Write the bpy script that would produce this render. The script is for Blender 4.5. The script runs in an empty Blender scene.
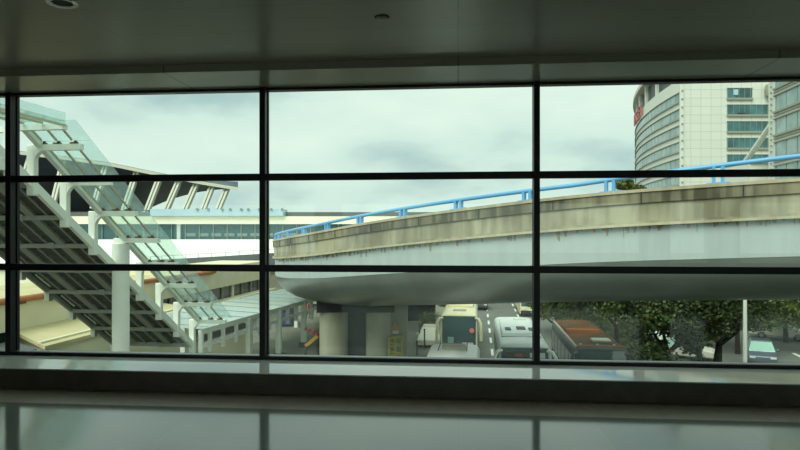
import bpy, math, random
from mathutils import Vector, Matrix, Euler
random.seed(7)
C = bpy.context.scene.collection
sc = bpy.context.scene
PI = math.pi
F = 640.0
EYE = 1.64
TH = math.radians(5.2)          # the camera looks a little left of square to the glazing
HOR = 234.0                     # height of the horizon in the photograph
GH = -8.8                       # street level below the eye
GZ = EYE + GH
ct, st = math.cos(TH), math.sin(TH)

def V(*a): return Vector(a)
def CW(X, Z, h):                # right, ahead, above the eye -> world
    return Vector((X*ct - Z*st, X*st + Z*ct, EYE + h))
def AT(px, py, Z): return CW((px-400)/F*Z, Z, (HOR-py)/F*Z)
PHI = math.radians(6.95)        # street heading from the camera axis
def RD(d, t, h):                # across the street, along the street, above the eye -> world
    return CW(d*math.cos(PHI)+t*math.sin(PHI), -d*math.sin(PHI)+t*math.cos(PHI), h)
ROADYAW = TH - PHI              # rotation about z of a street-aligned frame (local y = along)

# ------------------------------------------------------------------ materials
def nm(name):
    m = bpy.data.materials.new(name); m.use_nodes = True
    nt = m.node_tree; b = nt.nodes['Principled BSDF']
    return m, nt, b
def mat(name, col, rough=.6, metal=0., var=.0, scale=4., spec=.5, bump=0., stretch=None, detail=4.):
    m, nt, b = nm(name)
    b.inputs['Base Color'].default_value = (*col, 1)
    b.inputs['Roughness'].default_value = rough
    b.inputs['Metallic'].default_value = metal
    b.inputs['Specular IOR Level'].default_value = spec
    if var or bump:
        tc = nt.nodes.new('ShaderNodeTexCoord'); mp = nt.nodes.new('ShaderNodeMapping')
        nt.links.new(tc.outputs['Object'], mp.inputs[0])
        if stretch: mp.inputs['Scale'].default_value = stretch
        n = nt.nodes.new('ShaderNodeTexNoise'); n.inputs['Scale'].default_value = scale; n.inputs['Detail'].default_value = detail
        nt.links.new(mp.outputs[0], n.inputs['Vector'])
        if var:
            r = nt.nodes.new('ShaderNodeValToRGB')
            r.color_ramp.elements[0].position = .3; r.color_ramp.elements[1].position = .7
            r.color_ramp.elements[0].color = (*[c*(1-var) for c in col], 1)
            r.color_ramp.elements[1].color = (*[min(1, c*(1+var)) for c in col], 1)
            nt.links.new(n.outputs['Fac'], r.inputs[0]); nt.links.new(r.outputs[0], b.inputs['Base Color'])
        if bump:
            bp = nt.nodes.new('ShaderNodeBump'); bp.inputs['Strength'].default_value = bump; bp.inputs['Distance'].default_value = .02
            nt.links.new(n.outputs['Fac'], bp.inputs['Height']); nt.links.new(bp.outputs[0], b.inputs['Normal'])
    return m
def glassmat(name, tint, ior=1.45, rough=0.0, body=None, bodyfac=0., kind='ShaderNodeBsdfTranslucent'):
    m = bpy.data.materials.new(name); m.use_nodes = True; nt = m.node_tree
    nt.nodes.remove(nt.nodes['Principled BSDF']); out = nt.nodes['Material Output']
    tr = nt.nodes.new('ShaderNodeBsdfTransparent'); tr.inputs[0].default_value = (*tint, 1)
    gl = nt.nodes.new('ShaderNodeBsdfGlossy'); gl.inputs['Roughness'].default_value = rough
    ge = nt.nodes.new('ShaderNodeNewGeometry'); dp = nt.nodes.new('ShaderNodeVectorMath'); dp.operation = 'DOT_PRODUCT'
    nt.links.new(ge.outputs['Incoming'], dp.inputs[0]); nt.links.new(ge.outputs['Normal'], dp.inputs[1])
    def mth(op, a, b=None):
        n = nt.nodes.new('ShaderNodeMath'); n.operation = op
        for i, x in enumerate((a, b)):
            if x is None: continue
            if isinstance(x, (int, float)): n.inputs[i].default_value = x
            else: nt.links.new(x, n.inputs[i])
        return n.outputs[0]
    f0 = ((ior-1)/(ior+1))**2
    frn = mth('ADD', f0, mth('MULTIPLY', 1-f0, mth('POWER', mth('SUBTRACT', 1.0, mth('ABSOLUTE', dp.outputs['Value'])), 5.0)))
    mx = nt.nodes.new('ShaderNodeMixShader')
    nt.links.new(frn, mx.inputs[0])
    last = tr
    if body:
        df = nt.nodes.new(kind); df.inputs[0].default_value = (*body, 1)
        m2 = nt.nodes.new('ShaderNodeMixShader'); m2.inputs[0].default_value = bodyfac
        nt.links.new(tr.outputs[0], m2.inputs[1]); nt.links.new(df.outputs[0], m2.inputs[2]); last = m2
    nt.links.new(last.outputs[0], mx.inputs[1]); nt.links.new(gl.outputs[0], mx.inputs[2])
    nt.links.new(mx.outputs[0], out.inputs[0])
    return m

def concrete_stained(name, base, dark, streak=3.0):
    m, nt, b = nm(name)
    tc = nt.nodes.new('ShaderNodeTexCoord')
    mp = nt.nodes.new('ShaderNodeMapping'); mp.inputs['Scale'].default_value = (streak, streak, .25)
    n1 = nt.nodes.new('ShaderNodeTexNoise'); n1.inputs['Scale'].default_value = 1.3; n1.inputs['Detail'].default_value = 6
    n2 = nt.nodes.new('ShaderNodeTexNoise'); n2.inputs['Scale'].default_value = .45; n2.inputs['Detail'].default_value = 3
    nt.links.new(tc.outputs['Object'], mp.inputs[0]); nt.links.new(mp.outputs[0], n1.inputs['Vector']); nt.links.new(tc.outputs['Object'], n2.inputs['Vector'])
    mu = nt.nodes.new('ShaderNodeMath'); mu.operation = 'ADD'
    nt.links.new(n1.outputs['Fac'], mu.inputs[0]); nt.links.new(n2.outputs['Fac'], mu.inputs[1])
    r = nt.nodes.new('ShaderNodeValToRGB')
    e = r.color_ramp.elements; e[0].position = .40; e[1].position = .60
    e[0].color = (*dark, 1); e[1].color = (*base, 1)
    hf = nt.nodes.new('ShaderNodeMath'); hf.operation = 'MULTIPLY'; hf.inputs[1].default_value = .5
    nt.links.new(mu.outputs[0], hf.inputs[0]); nt.links.new(hf.outputs[0], r.inputs[0]); nt.links.new(r.outputs[0], b.inputs['Base Color'])
    b.inputs['Roughness'].default_value = .85; b.inputs['Specular IOR Level'].default_value = .3
    return m

def tiles(name, c1, joint, w, h, rough, spec, jw=.004, offset=0., var=.04, plane='xy'):
    m, nt, b = nm(name)
    tc = nt.nodes.new('ShaderNodeTexCoord'); mp = nt.nodes.new('ShaderNodeMapping')
    if plane == 'xz': mp.inputs['Rotation'].default_value = (-PI/2, 0, 0)
    br = nt.nodes.new('ShaderNodeTexBrick'); br.offset = offset
    br.inputs['Scale'].default_value = 1; br.inputs['Brick Width'].default_value = w; br.inputs['Row Height'].default_value = h
    br.inputs['Mortar Size'].default_value = jw; br.inputs['Bias'].default_value = 0
    br.inputs['Color1'].default_value = (*[c*(1-var) for c in c1], 1); br.inputs['Color2'].default_value = (*[c*(1+var) for c in c1], 1)
    br.inputs['Mortar'].default_value = (*joint, 1)
    nt.links.new(tc.outputs['Object'], mp.inputs[0]); nt.links.new(mp.outputs[0], br.inputs['Vector'])
    nt.links.new(br.outputs['Color'], b.inputs['Base Color'])
    b.inputs['Roughness'].default_value = rough; b.inputs['Specular IOR Level'].default_value = spec
    return m

M = {}
M['frame'] = mat('window_frame_metal', (.012, .013, .016), .4, spec=.3)
M['sillmetal'] = mat('frame_sill_metal', (.25, .27, .28), .4, .3)
M['glass'] = glassmat('window_glass', (.94, .998, .962), 1.56)
M['floor'] = tiles('polished_floor_stone', (.23, .265, .235), (.215, .245, .215), 1.2, 1.2, .10, 1.0, .003, 0, .04)
M['border'] = mat('brown_border_stone', (.27, .215, .165), .35, var=.15, scale=9)
M['brass'] = mat('brass_strip', (.30, .17, .08), .35, .6)
M['plinth'] = mat('dark_plinth_stone', (.10, .08, .06), .4, var=.2, scale=6)
M['sill'] = mat('polished_pale_sill', (.78, .80, .74), .05, spec=1.0, var=.06, scale=2.2)
M['ceil'] = tiles('ceiling_metal_panels', (.30, .29, .23), (.22, .21, .17), 3.0, .6, .28, .6, .006, 0, .03)
M['soffit'] = tiles('soffit_metal_panels', (.36, .36, .30), (.18, .18, .15), 3.05, 5, .22, .7, .008, 0, .03)
M['wall'] = mat('wall_paint', (.32, .32, .28), .6)
M['black'] = mat('black_rubber', (.015, .015, .015), .7)
M['chrome'] = mat('chrome', (.6, .6, .6), .2, 1.)
M['asphalt'] = mat('asphalt', (.125, .135, .12), .9, var=.12, scale=.8, detail=8)
M['paving'] = mat('paving', (.17, .165, .13), .9, var=.18, scale=.6, detail=6)
M['white_paint'] = mat('road_paint', (.75, .75, .70), .7)
M['parapet'] = concrete_stained('stained_concrete', (.29, .27, .18), (.075, .068, .045))
M['edge_conc'] = concrete_stained('edge_beam_concrete', (.40, .385, .28), (.20, .185, .125), 2.2)
M['stain'] = mat('drip_stain', (.27, .25, .18), .9)
M['coping'] = concrete_stained('coping_concrete', (.52, .47, .33), (.36, .32, .22))
M['girder'] = mat('pale_girder_web', (.40, .47, .475), .55, var=.07, scale=1.2, stretch=(2, 2, .3))  # web tone, paler than the belly below it
M['belly_shade'] = mat('girder_belly_shade', (.16, .18, .17), .3, var=.12, scale=.8)  # shade of the downward face is put into this darker colour
M['bluerail'] = mat('blue_rail_paint', (.13, .40, .72), .35)
M['white_steel'] = mat('white_steel', (.82, .86, .78), .45, var=.05, scale=1.5)
M['grey_steel'] = mat('grey_steel', (.30, .32, .27), .5, var=.06, scale=1.)
M['rust'] = mat('rusty_bolts', (.14, .065, .03), .8, var=.3, scale=8)
M['bar'] = mat('glazing_bar', (.50, .50, .36), .5)
M['cglass'] = glassmat('canopy_glass', (.88, .955, .94), 1.5, 0., (.66, .80, .78), .14)
M['wglass'] = glassmat('dirty_canopy_glass', (.70, .80, .78), 1.45, .1, (.78, .88, .86), .62, 'ShaderNodeBsdfDiffuse')
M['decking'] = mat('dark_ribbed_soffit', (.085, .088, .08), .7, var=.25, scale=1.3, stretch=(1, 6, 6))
M['cream'] = mat('cream_wall', (.72, .68, .48), .8, var=.07, scale=.5)
M['cream2'] = mat('yellow_cream_roof', (.56, .50, .29), .8, var=.10, scale=.4)
M['orange_pipe'] = mat('orange_pipe', (.42, .16, .05), .6, var=.2, scale=1.2)
M['teal_glazing'] = mat('teal_glazing', (.04, .13, .14), .08, spec=.9)
M['dark_glazing'] = mat('dark_glazing', (.02, .034, .055), .12, spec=.5)
M['term_white'] = mat('terminal_white', (.86, .87, .80), .6, var=.03, scale=.2)
M['term_cream'] = mat('terminal_cream', (.88, .84, .66), .6)
M['term_blue'] = mat('pale_blue_canopy', (.42, .58, .68), .35, var=.08, scale=.4)
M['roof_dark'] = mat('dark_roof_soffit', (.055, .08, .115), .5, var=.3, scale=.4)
M['fascia'] = mat('roof_fascia', (.55, .55, .45), .5)
M['strut'] = mat('strut_paint', (.50, .50, .42), .5)
M['ramp_grey'] = mat('ramp_grey', (.10, .115, .12), .8, var=.12, scale=.4)
M['office'] = tiles('office_wall_tiles', (.70, .72, .66), (.52, .54, .50), 2.2, 1.83, .55, .4, .06, 0, .02, 'xz')
M['office_plain'] = mat('office_band', (.68, .70, .63), .6, var=.03, scale=.2)
M['office_dark'] = mat('office_recess', (.07, .085, .085), .5)
M['ledge'] = mat('office_ledge', (.30, .31, .25), .7)
M['office_glass'] = mat('office_glass', (.035, .12, .13), .1, spec=.8, var=.6, scale=.35)
M['office_glass2'] = mat('office_glass_pale', (.12, .22, .24), .1, spec=.9, var=.25, scale=.3)
M['office_glass3'] = mat('office_glass_sky_tint', (.26, .36, .35), .12, spec=.9, var=.3, scale=.35)  # pale base colour stands in for sky reflected at a grazing angle
M['mullion'] = mat('office_mullion', (.20, .28, .27), .5)
M['red_sign'] = mat('red_sign', (.45, .15, .14), .6)
M['leaf'] = mat('tree_leaves', (.052, .080, .016), .6, var=.55, scale=.9)
M['leaf2'] = mat('tree_leaves_lighter', (.095, .125, .024), .6, var=.45, scale=.9)
M['bark'] = mat('tree_bark', (.035, .03, .022), .9, var=.3, scale=4)
M['grass'] = mat('planting_soil', (.035, .045, .018), .95, var=.4, scale=1.)
M['kerb'] = mat('kerb_stone', (.36, .35, .30), .9)
M['pier'] = concrete_stained('pier_concrete', (.36, .36, .28), (.26, .26, .20), 1.0)
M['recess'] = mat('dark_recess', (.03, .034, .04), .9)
M['tyre'] = mat('tyre', (.015, .015, .015), .85)
M['windscreen'] = mat('windscreen', (.03, .075, .085), .06, spec=1.)  # teal in the base colour stands in for the reflected sky
M['sidewin'] = mat('coach_side_glass', (.02, .027, .025), .1, spec=.8)
M['coach_white'] = mat('coach_white', (.86, .89, .84), .35, var=.06, scale=.9)
M['coach_cream'] = mat('coach_cream', (.72, .66, .42), .35, var=.05, scale=.9)
M['coach_grey'] = mat('coach_pale', (.70, .76, .72), .4, var=.08, scale=.9)
M['coach_orange_shade'] = mat('coach_orange_shade', (.11, .05, .018), .85, var=.45, scale=.8, spec=.15)  # roof orange darkened to carry the leaf shadows in its colour
M['orange_bright'] = mat('orange_trim', (.34, .10, .02), .8, spec=.2)
M['coach_dark'] = mat('coach_charcoal', (.05, .056, .056), .6, var=.3, scale=1.2)
M['vent'] = mat('roof_vent', (.40, .37, .28), .6)
M['lightvent'] = mat('pale_hatch', (.50, .54, .44), .6)
M['mirrorglass'] = mat('mirror_yellow', (.66, .56, .26), .45)
M['carwhite'] = mat('car_white', (.62, .62, .52), .35)
M['cargrey'] = mat('car_grey', (.10, .12, .16), .3, .3)
M['carglass'] = mat('car_glass', (.30, .50, .44), .1, spec=.8)
M['red'] = mat('red_paint', (.50, .05, .05), .5)
M['pink'] = mat('pink_sticker', (.70, .18, .20), .6)
M['headlight'] = mat('headlight', (.7, .7, .68), .15)
M['plate'] = mat('plate_teal', (.10, .30, .30), .5)
M['yellow'] = mat('yellow_paint', (.34, .31, .05), .6)
M['orange'] = mat('orange_paint', (.62, .24, .06), .6)
M['blue'] = mat('blue_sign', (.03, .04, .13), .5)
M['hedge'] = mat('hedge_leaves', (.06, .085, .025), .7, var=.4, scale=2)

# ------------------------------------------------------------------ mesh builder
class MB:
    def __init__(s): s.v = []; s.f = []
    def add(s, vs, fs):
        o = len(s.v); s.v += [Vector(v) for v in vs]; s.f += [tuple(i+o for i in f) for f in fs]; return s
    def box(s, c, size, rz=0., mtx=None):
        hx, hy, hz = size[0]/2, size[1]/2, size[2]/2
        m = mtx or (Matrix.Translation(Vector(c)) @ Matrix.Rotation(rz, 4, 'Z'))
        vs = [m @ Vector((x, y, z)) for z in (-hz, hz) for x, y in ((-hx, -hy), (hx, -hy), (hx, hy), (-hx, hy))]
        return s.add(vs, [(3, 2, 1, 0), (4, 5, 6, 7), (0, 1, 5, 4), (1, 2, 6, 5), (2, 3, 7, 6), (3, 0, 4, 7)])
    def hexa(s, b, t):     # four bottom, four top corners (counter-clockwise from above)
        return s.add(list(b)+list(t), [(3, 2, 1, 0), (4, 5, 6, 7), (0, 1, 5, 4), (1, 2, 6, 5), (2, 3, 7, 6), (3, 0, 4, 7)])
    def bar(s, a, b, w, h, up=(0, 0, 1)):   # rectangular bar a->b, w sideways, h along up
        a, b = Vector(a), Vector(b); d = (b-a).normalized(); u = Vector(up)
        sx = d.cross(u)
        if sx.length < 1e-4: sx = d.cross(Vector((1, 0, 0)))
        sx.normalize(); uz = sx.cross(d).normalized()
        q = [(-1, -1), (1, -1), (1, 1), (-1, 1)]
        vs = [p + sx*(w/2*i) + uz*(h/2*j) for p in (a, b) for i, j in q]
        return s.add(vs, [(0, 1, 2, 3), (7, 6, 5, 4), (0, 4, 5, 1), (1, 5, 6, 2), (2, 6, 7, 3), (3, 7, 4, 0)])
    def tube(s, pts, r, n=10, caps=True):
        pts = [Vector(p) for p in pts]; rs = r if isinstance(r, (list, tuple)) else [r]*len(pts)
        o = len(s.v); prev = None
        for i, p in enumerate(pts):
            d = (pts[min(i+1, len(pts)-1)] - pts[max(i-1, 0)]).normalized()
            if prev is None:
                x = d.cross(Vector((0, 0, 1)))
                if x.length < 1e-3: x = Vector((1, 0, 0))
            else: x = prev - d*prev.dot(d)
            x.normalize(); prev = x; y = d.cross(x)
            for k in range(n):
                a = 2*PI*k/n; s.v.append(p + x*(math.cos(a)*rs[i]) + y*(math.sin(a)*rs[i]))
        for i in range(len(pts)-1):
            for k in range(n):
                a, b = o+i*n+k, o+i*n+(k+1) % n; s.f.append((a, b, b+n, a+n))
        if caps:
            s.f.append(tuple(o+k for k in reversed(range(n)))); e = o+(len(pts)-1)*n; s.f.append(tuple(e+k for k in range(n)))
        return s
    def prism(s, poly, a, b):     # poly: list of points; extruded from offset a to b (vectors)
        n = len(poly); a, b = Vector(a), Vector(b)
        vs = [Vector(p)+a for p in poly] + [Vector(p)+b for p in poly]
        return s.add(vs, [tuple(reversed(range(n))), tuple(range(n, 2*n))] + [(i, (i+1) % n, n+(i+1) % n, n+i) for i in range(n)])
    def loft(s, rings, closed=True, caps=True):
        o = len(s.v); n = len(rings[0])
        for r in rings: s.v += [Vector(p) for p in r]
        for i in range(len(rings)-1):
            for k in range(n if closed else n-1):
                a, b = o+i*n+k, o+i*n+(k+1) % n; s.f.append((a, b, b+n, a+n))
        if caps and closed:
            s.f.append(tuple(o+k for k in reversed(range(n)))); e = o+(len(rings)-1)*n; s.f.append(tuple(e+k for k in range(n)))
        return s
    def lathe(s, c, prof, n=24, axis=None):   # prof (r,z)
        c = Vector(c); m = axis or Matrix.Identity(4)
        rings = [[c + (m @ Vector((r*math.cos(2*PI*k/n), r*math.sin(2*PI*k/n), z))) for k in range(n)] for r, z in prof]
        return s.loft(rings)

ORI = {}
def thing(name, label, cat, loc=(0, 0, 0), rz=0., group=None, kind=None):
    o = bpy.data.objects.new(name, None); C.objects.link(o)
    o.location = loc; o.rotation_euler = (0, 0, rz); o.empty_display_size = .2
    o['label'] = label; o['category'] = cat
    if group: o['group'] = group
    if kind: o['kind'] = kind
    ORI[o.name] = (Matrix.Translation(Vector(loc)) @ Matrix.Rotation(rz, 4, 'Z')).inverted()
    return o
def build(name, mb, m, parent=None, local=False, smooth=False, bevel=0., seg=2, label=None, fix=True):
    me = bpy.data.meshes.new(name)
    inv = ORI.get(parent.name) if parent is not None else None
    vs = mb.v if (local or inv is None) else [inv @ v for v in mb.v]
    me.from_pydata([tuple(v) for v in vs], [], mb.f); me.update()
    if fix:
        import bmesh
        bm = bmesh.new(); bm.from_mesh(me); bmesh.ops.recalc_face_normals(bm, faces=bm.faces); bm.to_mesh(me); bm.free()
    me.materials.append(M[m] if isinstance(m, str) else m)
    o = bpy.data.objects.new(name, me); C.objects.link(o)
    if parent is not None:
        o.parent = parent
        if inv is not None: ORI[o.name] = inv
    if smooth:
        for p in me.polygons: p.use_smooth = True
        e = o.modifiers.new('edges', 'EDGE_SPLIT'); e.split_angle = math.radians(40)
    if bevel:
        b = o.modifiers.new('bevel', 'BEVEL'); b.width = bevel; b.segments = seg; b.limit_method = 'ANGLE'; b.angle_limit = math.radians(30)
    if label: o['label'] = label
    return o
def tag(o, label, cat, group=None, kind=None):
    o['label'] = label; o['category'] = cat
    if group: o['group'] = group
    if kind: o['kind'] = kind
    return o
def struct(o, label=None, cat=None):
    o['kind'] = 'structure'
    if label: o['label'] = label
    if cat: o['category'] = cat
    return o
def B(c, s, rz=0.): return MB().box(c, s, rz)
def copy_tree(o, parent=None):
    c = o.copy(); C.objects.link(c)
    if parent is not None: c.parent = parent
    if o.name in ORI: ORI[c.name] = ORI[o.name]
    for ch in list(o.children): copy_tree(ch, c)
    return c

# ================================================================== THE HALL
WY = 7.20        # plane of the glazing
XL, XR, YB = -15.0, 13.0, -5.0
SF = 6.40        # front edge of the raised sill / the soffit
struct(build('floor', B(((XL+XR)/2, (YB+5.86)/2, -.15), (XR-XL, 5.86-YB, .30)), 'floor'), 'polished grey stone floor reflecting the daylight', 'floor')
struct(build('trim_1', B(((XL+XR)/2, (5.875+SF+.05)/2, -.15), (XR-XL, SF+.05-5.875, .30)), 'border'), 'dull brown stone border along the foot of the window ledge', 'trim')
struct(build('trim_2', B(((XL+XR)/2, 5.8675, -.1495), (XR-XL, .015, .30)), 'brass'), 'thin coppery strip between brown border and grey floor', 'trim')
struct(build('trim_3', B(((XL+XR)/2, SF+.42, .084), (XR-XL, .80, .228)), 'plinth'), 'dark stone riser under the window ledge', 'trim')
struct(build('trim_4', B(((XL+XR)/2, SF+.452, .204), (XR-XL, .868, .012)), 'sill', bevel=.002), 'pale polished ledge running under the window', 'trim')
CZ, SZ = 3.395, 3.315
struct(build('ceiling', B(((XL+XR)/2, (YB+SF)/2, CZ+.1), (XR-XL, SF-YB, .20)), 'ceil'), 'dim metal panel ceiling', 'ceiling')
struct(build('trim_5', B(((XL+XR)/2, SF+.44, SZ+.14), (XR-XL, .88, .28)), 'soffit'), 'lower panelled soffit above the window', 'trim')
w = MB()
HB = 2.56
for a, b in ((XL, -9.0), (-4.4, -3.6), (5.38, 6.18), (7.25, 8.15), (12.2, XR)):
    w.box(((a+b)/2, YB-.15, CZ/2), (b-a, .30, CZ))
w.box(((XL+XR)/2, YB-.15, (HB+CZ)/2), (XR-XL, .298, CZ-HB))
w.box(((4.18+XR)/2, YB-.15, .4), (XR-4.18, .296, .8)); w.box(((4.18+XL)/2, YB-.15, .3), (4.18-XL, .294, .6))
struct(build('wall_back', w, 'wall'), 'wall with openings behind the viewer', 'wall')
g2 = build('window_2', B(((XL+XR)/2, YB-.15, HB/2), (XR-XL-.02, .012, HB)), 'glass'); struct(g2, 'glazing in the wall behind the viewer', 'window')
struct(build('wall_left', B((XL-.1, 1.2, 1.6), (.2, 12.7, 3.8)), 'wall'), 'end wall of the hall far to the left', 'wall')
struct(build('wall_right', B((XR+.1, 1.2, 1.6), (.2, 12.7, 3.8)), 'wall'), 'end wall of the hall far to the right', 'wall')

# curtain wall
win = thing('window_1', 'black framed glazed wall looking out over the street', 'window', (0, WY, .21), kind='structure')
mx = [-2.222 + 3.08*k for k in range(-4, 6) if XL < -2.222+3.08*k < XR]
FB, FT = .21, 3.315
ty = [.235, 1.25, 2.29, 3.295]
for k, x in enumerate(mx):
    build('mullion', MB().box((x, WY-.055, (FB+FT)/2), (.066, .075, FT-FB)).box((x, WY+.005, (FB+FT)/2), (.040, .05, FT-FB)).box((x, WY+.055, (FB+FT)/2), (.066, .05, FT-FB)), 'frame', win, bevel=.004, seg=1)
for i in range(len(mx)-1):
    a, b = mx[i]+.033, mx[i+1]-.033
    for j in (1, 2):
        build('transom', MB().box(((a+b)/2, WY-.045, ty[j]), (b-a, .075, .078)).box(((a+b)/2, WY+.03, ty[j]), (b-a, .075, .060)), 'frame', win, bevel=.004, seg=1)
    build('bottom_rail', MB().box(((a+b)/2, WY-.06, FB+.02), (b-a, .06, .04)), 'frame', win)
    build('bottom_rail', MB().box(((a+b)/2, WY+.02, FB+.017), (b-a, .10, .034)), 'sillmetal', win, label='pale metal bottom rail')
    build('top_rail', MB().box(((a+b)/2, WY+.02, FT-.014), (b-a, .11, .028)), 'frame', win)
    for j in range(3):
        z0, z1 = ty[j]+.012, ty[j+1]-.012
        build('glass_pane', B(((a+b)/2, WY+.0, (z0+z1)/2), (b-a+.03, .010, z1-z0)), 'glass', win)

# ceiling fittings
def ceil_at(px, py):
    Z = (CZ-EYE)*F/(HOR-py); p = AT(px, py, Z); return p.x, p.y
x, y = ceil_at(62, 2.5)
dl = thing('recessed_downlight', 'round unlit recessed downlight in the ceiling at upper left', 'light', (x, y, CZ))
build('trim_ring', MB().lathe((x, y, CZ), [(.075, .0), (.078, -.006), (.112, -.010), (.116, -.003), (.116, .0)], 28), 'chrome', dl, smooth=True)
build('lens', MB().lathe((x, y, CZ), [(.001, -.0015), (.076, -.0015), (.076, -.0005), (.001, -.0005)], 28), 'black', dl)
x, y = ceil_at(382, 17)
sd = thing('sprinkler_head', 'small round sprinkler cap set in the ceiling above the middle pane', 'sprinkler', (x, y, CZ))
build('cover_plate', MB().lathe((x, y, CZ), [(.001, -.02), (.035, -.02), (.05, -.012), (.052, .004), (.001, .004)], 24), 'ceil', sd, smooth=True)
build('rim', MB().lathe((x, y, CZ), [(.052, -.004), (.060, -.004), (.060, 0), (.052, 0)], 24), 'black', sd)

# ================================================================== GROUND AND STREET
struct(build('ground', B((0, 150, GZ-.30), (700, 900, .20)), 'paving'), 'grey paved ground around the street', 'ground')
def slab(name, d0, d1, t0, t1, z0, z1, m, label, cat, par=None):
    b = [RD(d, t, 0) for d, t in ((d0, t0), (d1, t0), (d1, t1), (d0, t1))]
    return build(name, MB().hexa([V(p.x, p.y, z0) for p in b], [V(p.x, p.y, z1) for p in b]), m, par)
road = struct(slab('road', -2.4, 7.7, 14, 260, GZ-.25, GZ, 'asphalt', '', ''), 'grey asphalt street with dashed white lanes', 'road')
for d in (1.05, 4.27):
    for k in range(24):
        t = 36 + k*5.4
        o = slab('lane_marking', d-.09, d+.09, t, t+2.6, GZ-.002, GZ+.012, 'white_paint', '', '', road)
struct(slab('pavement', -18.5, -2.6, 14, 200, GZ-.25, GZ+.12, 'paving', '', ''), 'grey pavement left of the street under the viaduct', 'pavement')
struct(slab('kerb', -2.6, -2.4, 14, 200, GZ-.25, GZ+.13, 'kerb', '', ''), 'pale kerb on the left side of the street', 'kerb')
struct(slab('kerb', 7.7, 7.9, 14, 200, GZ-.25, GZ+.14, 'kerb', '', ''), 'pale kerb on the right side of the street', 'kerb')
struct(slab('planting_bed', 7.9, 14.5, 14, 200, GZ-.25, GZ+.12, 'grass', '', ''), 'dark planted strip under the trees', 'planting bed')
lot = struct(slab('car_park', 14.5, 70, 14, 62, GZ-.25, GZ+.01, 'asphalt', '', ''), 'grey asphalt car park beyond the trees', 'car park')
def quad_ground(name, pts, m, par, h=.012):
    z = GZ + .01
    b = [V(p.x, p.y, z-.005) for p in pts]; t = [V(p.x, p.y, z+h) for p in pts]
    return build(name, MB().hexa(b, t), m, par)
def G(px, py, h=GH):
    Z = h*F/(HOR-py); return AT(px, py, Z)
for (x0, y0, x1, y1) in ((761, 341.3, 770.5, 344.6), (793, 353.3, 802, 357.6), (779, 322.5, 785, 325), (794, 314.5, 801, 317.5), (806, 363, 815, 368)):
    a, b = G(x0, y0), G(x1, y1); dd = (b-a).normalized(); nn = Vector((-dd.y, dd.x, 0))*.13
    quad_ground('lane_marking', [a-nn, b-nn, b+nn, a+nn], 'white_paint', lot)

# ================================================================== VIADUCT
VC = (22.5, 48.0); VR = 31.41
TAB = [(-20, 2.3), (-8, 1.95), (0, 1.63), (2.64, 1.51), (5.6, 1.37), (9.1, 1.10), (14, .69), (17.3, .40), (20.6, .10), (26, -.22), (32, -.42), (40, -.7), (60, -1.3)]
A0 = -110.29
def vtop(adeg):
    s = (A0-adeg)*PI/180*VR
    for (s0, h0), (s1, h1) in zip(TAB, TAB[1:]):
        if s0 <= s <= s1:
            return h0 + (h1-h0)*(s-s0)/(s1-s0)
    return TAB[0][1] if s < TAB[0][0] else TAB[-1][1]
def smooth_top(a): return sum(vtop(a+k*1.5) for k in (-2, -1, 0, 1, 2))/5
def VP(adeg, o, dz):            # o outward of the near edge, dz above the parapet top
    a = math.radians(adeg); r = VR + o
    return CW(VC[0]+r*math.cos(a), VC[1]+r*math.sin(a), smooth_top(adeg)+dz)
ANG = [-76 - 1.6*k for k in range(88)]
via = thing('viaduct', 'curved concrete road viaduct with blue handrail sweeping across the view', 'viaduct', tuple(VP(-125, -4.5, 0).xy)+(GZ,))
def sweep(name, prof, m, par, smooth=False, angs=ANG, label=None):
    return build(name, MB().loft([[VP(a, o, z) for o, z in prof] for a in angs]), m, par, smooth=smooth, label=label)
sweep('coping', [(0.04, -.10), (.04, -.0), (-.30, -.0), (-.30, -.10)], 'coping', via)
sweep('parapet', [(0, -.44), (0, -.10), (-.26, -.10), (-.26, -.85), (-.08, -.85), (-.08, -.44)], 'parapet', via)
sweep('edge_beam', [(-.06, -1.02), (-.06, -.44), (-.5, -.44), (-.5, -1.15), (-.02, -1.15), (.03, -1.11), (.03, -1.02)], 'edge_conc', via, label='streaky lower edge beam')
sweep('drip_ledge', [(.055, -1.17), (.055, -1.09), (-.1, -1.09), (-.1, -1.17)], 'coping', via, label='pale drip ledge')
rs = random.Random(5); dm = MB()
for k in range(230):
    a = rs.uniform(-165, -100); w_ = rs.uniform(.02, .16); l_ = rs.uniform(.03, .22)*(1.6 if rs.random() < .2 else 1)
    da = w_/VR*180/PI
    dm.add([VP(a, -.108, -1.16), VP(a-da, -.108, -1.16), VP(a-da*.7, -.105, -1.16-l_), VP(a-da*.3, -.105, -1.16-l_), VP(a, -.2, -1.16), VP(a-da, -.2, -1.16), VP(a-da*.7, -.2, -1.16-l_), VP(a-da*.3, -.2, -1.16-l_)],
           [(0, 1, 2, 3), (7, 6, 5, 4), (0, 4, 5, 1), (1, 5, 6, 2), (2, 6, 7, 3), (3, 7, 4, 0)])
ds = build('drip_stains', dm, 'stain', via, label='brown drip stains'); ds['kind'] = 'stuff'
W = 8.6
web = [(-.12, -1.15), (-.14, -2.28)]
sweep('web_panel', web + [(-.8, -2.28), (-.8, -1.15)], 'girder', via, label='pale web under the edge beam')
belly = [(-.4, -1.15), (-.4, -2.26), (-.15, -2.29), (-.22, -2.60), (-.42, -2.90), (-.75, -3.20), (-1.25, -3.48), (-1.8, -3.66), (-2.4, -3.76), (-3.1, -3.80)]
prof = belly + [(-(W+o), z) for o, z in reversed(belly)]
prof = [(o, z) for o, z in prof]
sweep('box_girder', prof, 'belly_shade', via, smooth=True, label='rounded belly with shade put into its darker colour')
sweep('far_parapet', [(-W, -.15), (-W, -1.15), (-W+.25, -1.15), (-W+.25, -.15)], 'parapet', via)
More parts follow.
